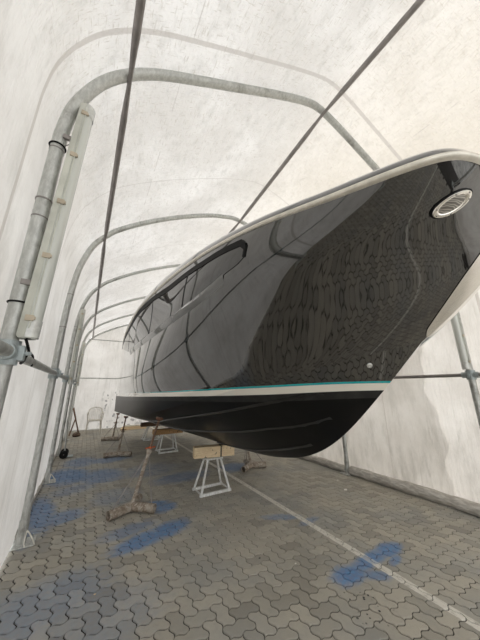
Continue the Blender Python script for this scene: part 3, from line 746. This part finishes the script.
for p,q in (((-.02,10.75,.015),(-.30,10.55,.86)),((-.05,11.1,.015),(-.30,10.9,.86)),((-.30,10.6,.015),(-.20,10.62,.5)),((-.30,11.0,.015),(-.20,11.0,.5))):
    g=MB(); g.tube([p,q],.020,8); g.build('leg',M_rust2,t)
g=MB(); g.tube([(-.30,10.5,.86),(-.30,10.98,.86)],.024,8); g.build('top_bar',M_rust2,t)
g=MB(); g.tube([(-.11,10.64,.28),(-.12,11.05,.26)],.014,8); g.build('cross_bar',M_rust2,t)
M_bag=plain('brown sacking',(.13,.09,.065),.9,0,.3,20)
g=MB(); g.lathe([(.05,0),(.10,.01),(.12,.05),(.10,.10),(.05,.13),(.02,.14)],(-.09,10.42,0),14); tag(g.build('cloth_heap',M_bag),'dark brown heap of sacking on the pavers before the sawhorse','sack')
t=thing('hand_trolley','small folded hand trolley with black wheels at the foot of the left wall','trolley',(-.26,7.55,0))
for k in (-1,1):
    g=MB(); g.lathe([(.03,-.018),(.075,-.018),(.085,-.01),(.085,.01),(.075,.018),(.03,.018)],(-.25+.0,7.55+k*.13,.085),18,Matrix.Rotation(math.pi/2,3,'X')); g.build('wheel',M_black,t)
g=MB(); g.tube([(-.25,7.40,.085),(-.25,7.70,.085)],.010,8); g.build('axle',M_galv2,t)
g=MB(); g.tube(cat([(-.24,7.46,.06),(-.27,7.46,.55),(-.30,7.48,.78),(-.305,7.55,.82),(-.30,7.62,.78),(-.27,7.64,.55),(-.24,7.64,.06)],5),.013,8)
for z in (.2,.4,.6): g.tube([(-.245-.04*z,7.46,z),(-.245-.04*z,7.64,z)],.008,6)
g.build('frame',M_galv,t); g=MB(); g.box((-.16,7.55,.02),(.18,.22,.008),bev=.002); g.build('toe_plate',M_cast,t)
def plank(c,s,rz,lab,mat):
    g=MB(); g.box(c,s,math.radians(rz),bev=.004); return tag(g.build('wooden_plank',mat,smooth=0),lab,'plank','planks lying by the end wall')
plank((1.80,11.10,.03),(.95,.24,.06),4,'lowest pale plank of the pile lying under the stern near the end wall',M_wood)
plank((1.82,11.12,.085),(.90,.20,.05),1,'middle plank of the pile lying under the stern near the end wall',M_wood)
plank((1.86,11.14,.130),(.80,.16,.04),-3,'topmost whitish plank of the pile lying under the stern near the end wall',M_pl)
# bits on the pavers
M_scrap=plain('paper scrap',(.72,.70,.64),.8)
def scrap(x,y,s,lab,mat=M_scrap,nm='paper_scrap',cat_='litter'):
    g=MB(); R=random.Random(int(x*100)); n=9
    top=[(x+s*math.cos(2*math.pi*k/n)*R.uniform(.6,1.),y+s*.6*math.sin(2*math.pi*k/n)*R.uniform(.6,1),R.uniform(.002,s*.25)) for k in range(n)]
    g.add([(x,y,s*.38)]+top+[(a,b,.0005) for a,b,_ in top],[[0,1+k,1+(k+1)%n] for k in range(n)]+[[1+k,1+n+k,1+n+(k+1)%n,1+(k+1)%n] for k in range(n)]+[[1+n+k for k in range(n)][::-1]])
    return tag(g.build(nm,mat,smooth=0),lab,cat_)
scrap(3.72,2.98,.045,'crumpled white paper scrap on the pavers near the right skirt roll')
scrap(3.97,3.33,.022,'tiny white stone chip at the foot of the right arch leg',nm='stone_chip',cat_='stone')
scrap(2.52,1.98,.012,'small white speck of litter beside the white line above the blue stain')
scrap(1.86,2.12,.012,'small white speck of litter on the grey pavers left of the white line')
scrap(.27,2.66,.012,'small tan dry leaf scrap on the bluish pavers at lower left',M_wood,'leaf_scrap','leaf')
scrap(1.62,2.35,.014,'small black lump on the pavers left of the white line',M_black,'tar_lump','lump')
# white cords tied to the left arch feet
def cord(y,lab):
    g=MB(); x=-.33; g.tube(cat([(x-.0,y-.05,.13),(x+.02,y-.07,.12),(x+.06,y-.10,.07),(x+.085,y-.11,.02),(x+.08,y-.10,.012)],6),.006,8); g.tube(cat([(x-.0,y-.05,.13),(x-.0,y-.08,.11),(x+.0,y-.12,.06),(x+.01,y-.13,.02)],6),.006,8)
    return tag(g.build('tie_cord',M_scrap),lab,'cord','cords at the arch feet')
cord(3.78,'frayed white cord tied to the second arch foot at left'); cord(5.8,'white cord tied to the third arch foot at left')
# added sheet outside the right wall, cut to cast a wavy-edged shade on it
mm=NT('grey shade sheet'); a_=mm.n('BsdfDiffuse',{'Color':(.75,.74,.72,1)}); b2_=mm.n('BsdfTranslucent',{'Color':(.80,.79,.77,1)}); mm.t.links.new(mm.n('MixShader',{0:.80,1:a_.outputs[0],2:b2_.outputs[0]}).outputs[0],mm.out.inputs[0]); M_out=mm.mat
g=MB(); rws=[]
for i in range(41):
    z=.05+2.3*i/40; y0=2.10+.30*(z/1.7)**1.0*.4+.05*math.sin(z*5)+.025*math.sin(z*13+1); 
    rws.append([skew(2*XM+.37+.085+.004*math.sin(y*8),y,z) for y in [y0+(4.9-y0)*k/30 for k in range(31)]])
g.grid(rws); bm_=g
o=tag(g.build('shade_sheet',M_out,smooth=180),'added grey sheet outside the right tent wall, shading it with a wavy edge','tarpaulin')

WORLD=1.55; SUN=1.15; EXPO=0.35
# ------------------------------------------------------------------ light and camera
W=D.worlds.new('World'); SC.world=W; W.use_nodes=True; nt=W.node_tree; nt.nodes.clear()
o_=nt.nodes.new('ShaderNodeOutputWorld'); b_=nt.nodes.new('ShaderNodeBackground'); tc=nt.nodes.new('ShaderNodeTexCoord'); sx=nt.nodes.new('ShaderNodeSeparateXYZ'); rp=nt.nodes.new('ShaderNodeValToRGB')
nt.links.new(tc.outputs['Generated'],sx.inputs[0]); nt.links.new(sx.outputs[2],rp.inputs[0]); nt.links.new(rp.outputs[0],b_.inputs[0]); nt.links.new(b_.outputs[0],o_.inputs[0])
e=rp.color_ramp.elements; e[0].position=0; e[0].color=(1.08,1.08,1.06,1); e[1].position=1; e[1].color=(.84,.86,.90,1)
b_.inputs[1].default_value=WORLD
s=D.lights.new('sun','SUN'); s.energy=SUN; s.angle=math.radians(4); s.color=(1,.90,.76); so=D.objects.new('sun',s); COL.objects.link(so)
d=Vector((-.90,.18,-.38)); so.rotation_euler=d.to_track_quat('-Z','Y').to_euler(); so.location=(20,-5,15)
cam=D.cameras.new('camera'); co=D.objects.new('camera',cam); COL.objects.link(co); SC.camera=co
cam.sensor_fit='VERTICAL'; cam.sensor_height=36; cam.sensor_width=27; cam.lens=247/640*36; cam.clip_start=.02
TH_=math.radians(15.4); YAW=math.atan(153/(247/math.cos(TH_)))
co.location=(0,0,1.55); co.rotation_euler=(math.pi/2+TH_,0,-YAW)
vs=SC.view_settings; vs.view_transform='Standard'; vs.look='None'; vs.exposure=EXPO; vs.gamma=1; vs.use_curve_mapping=False
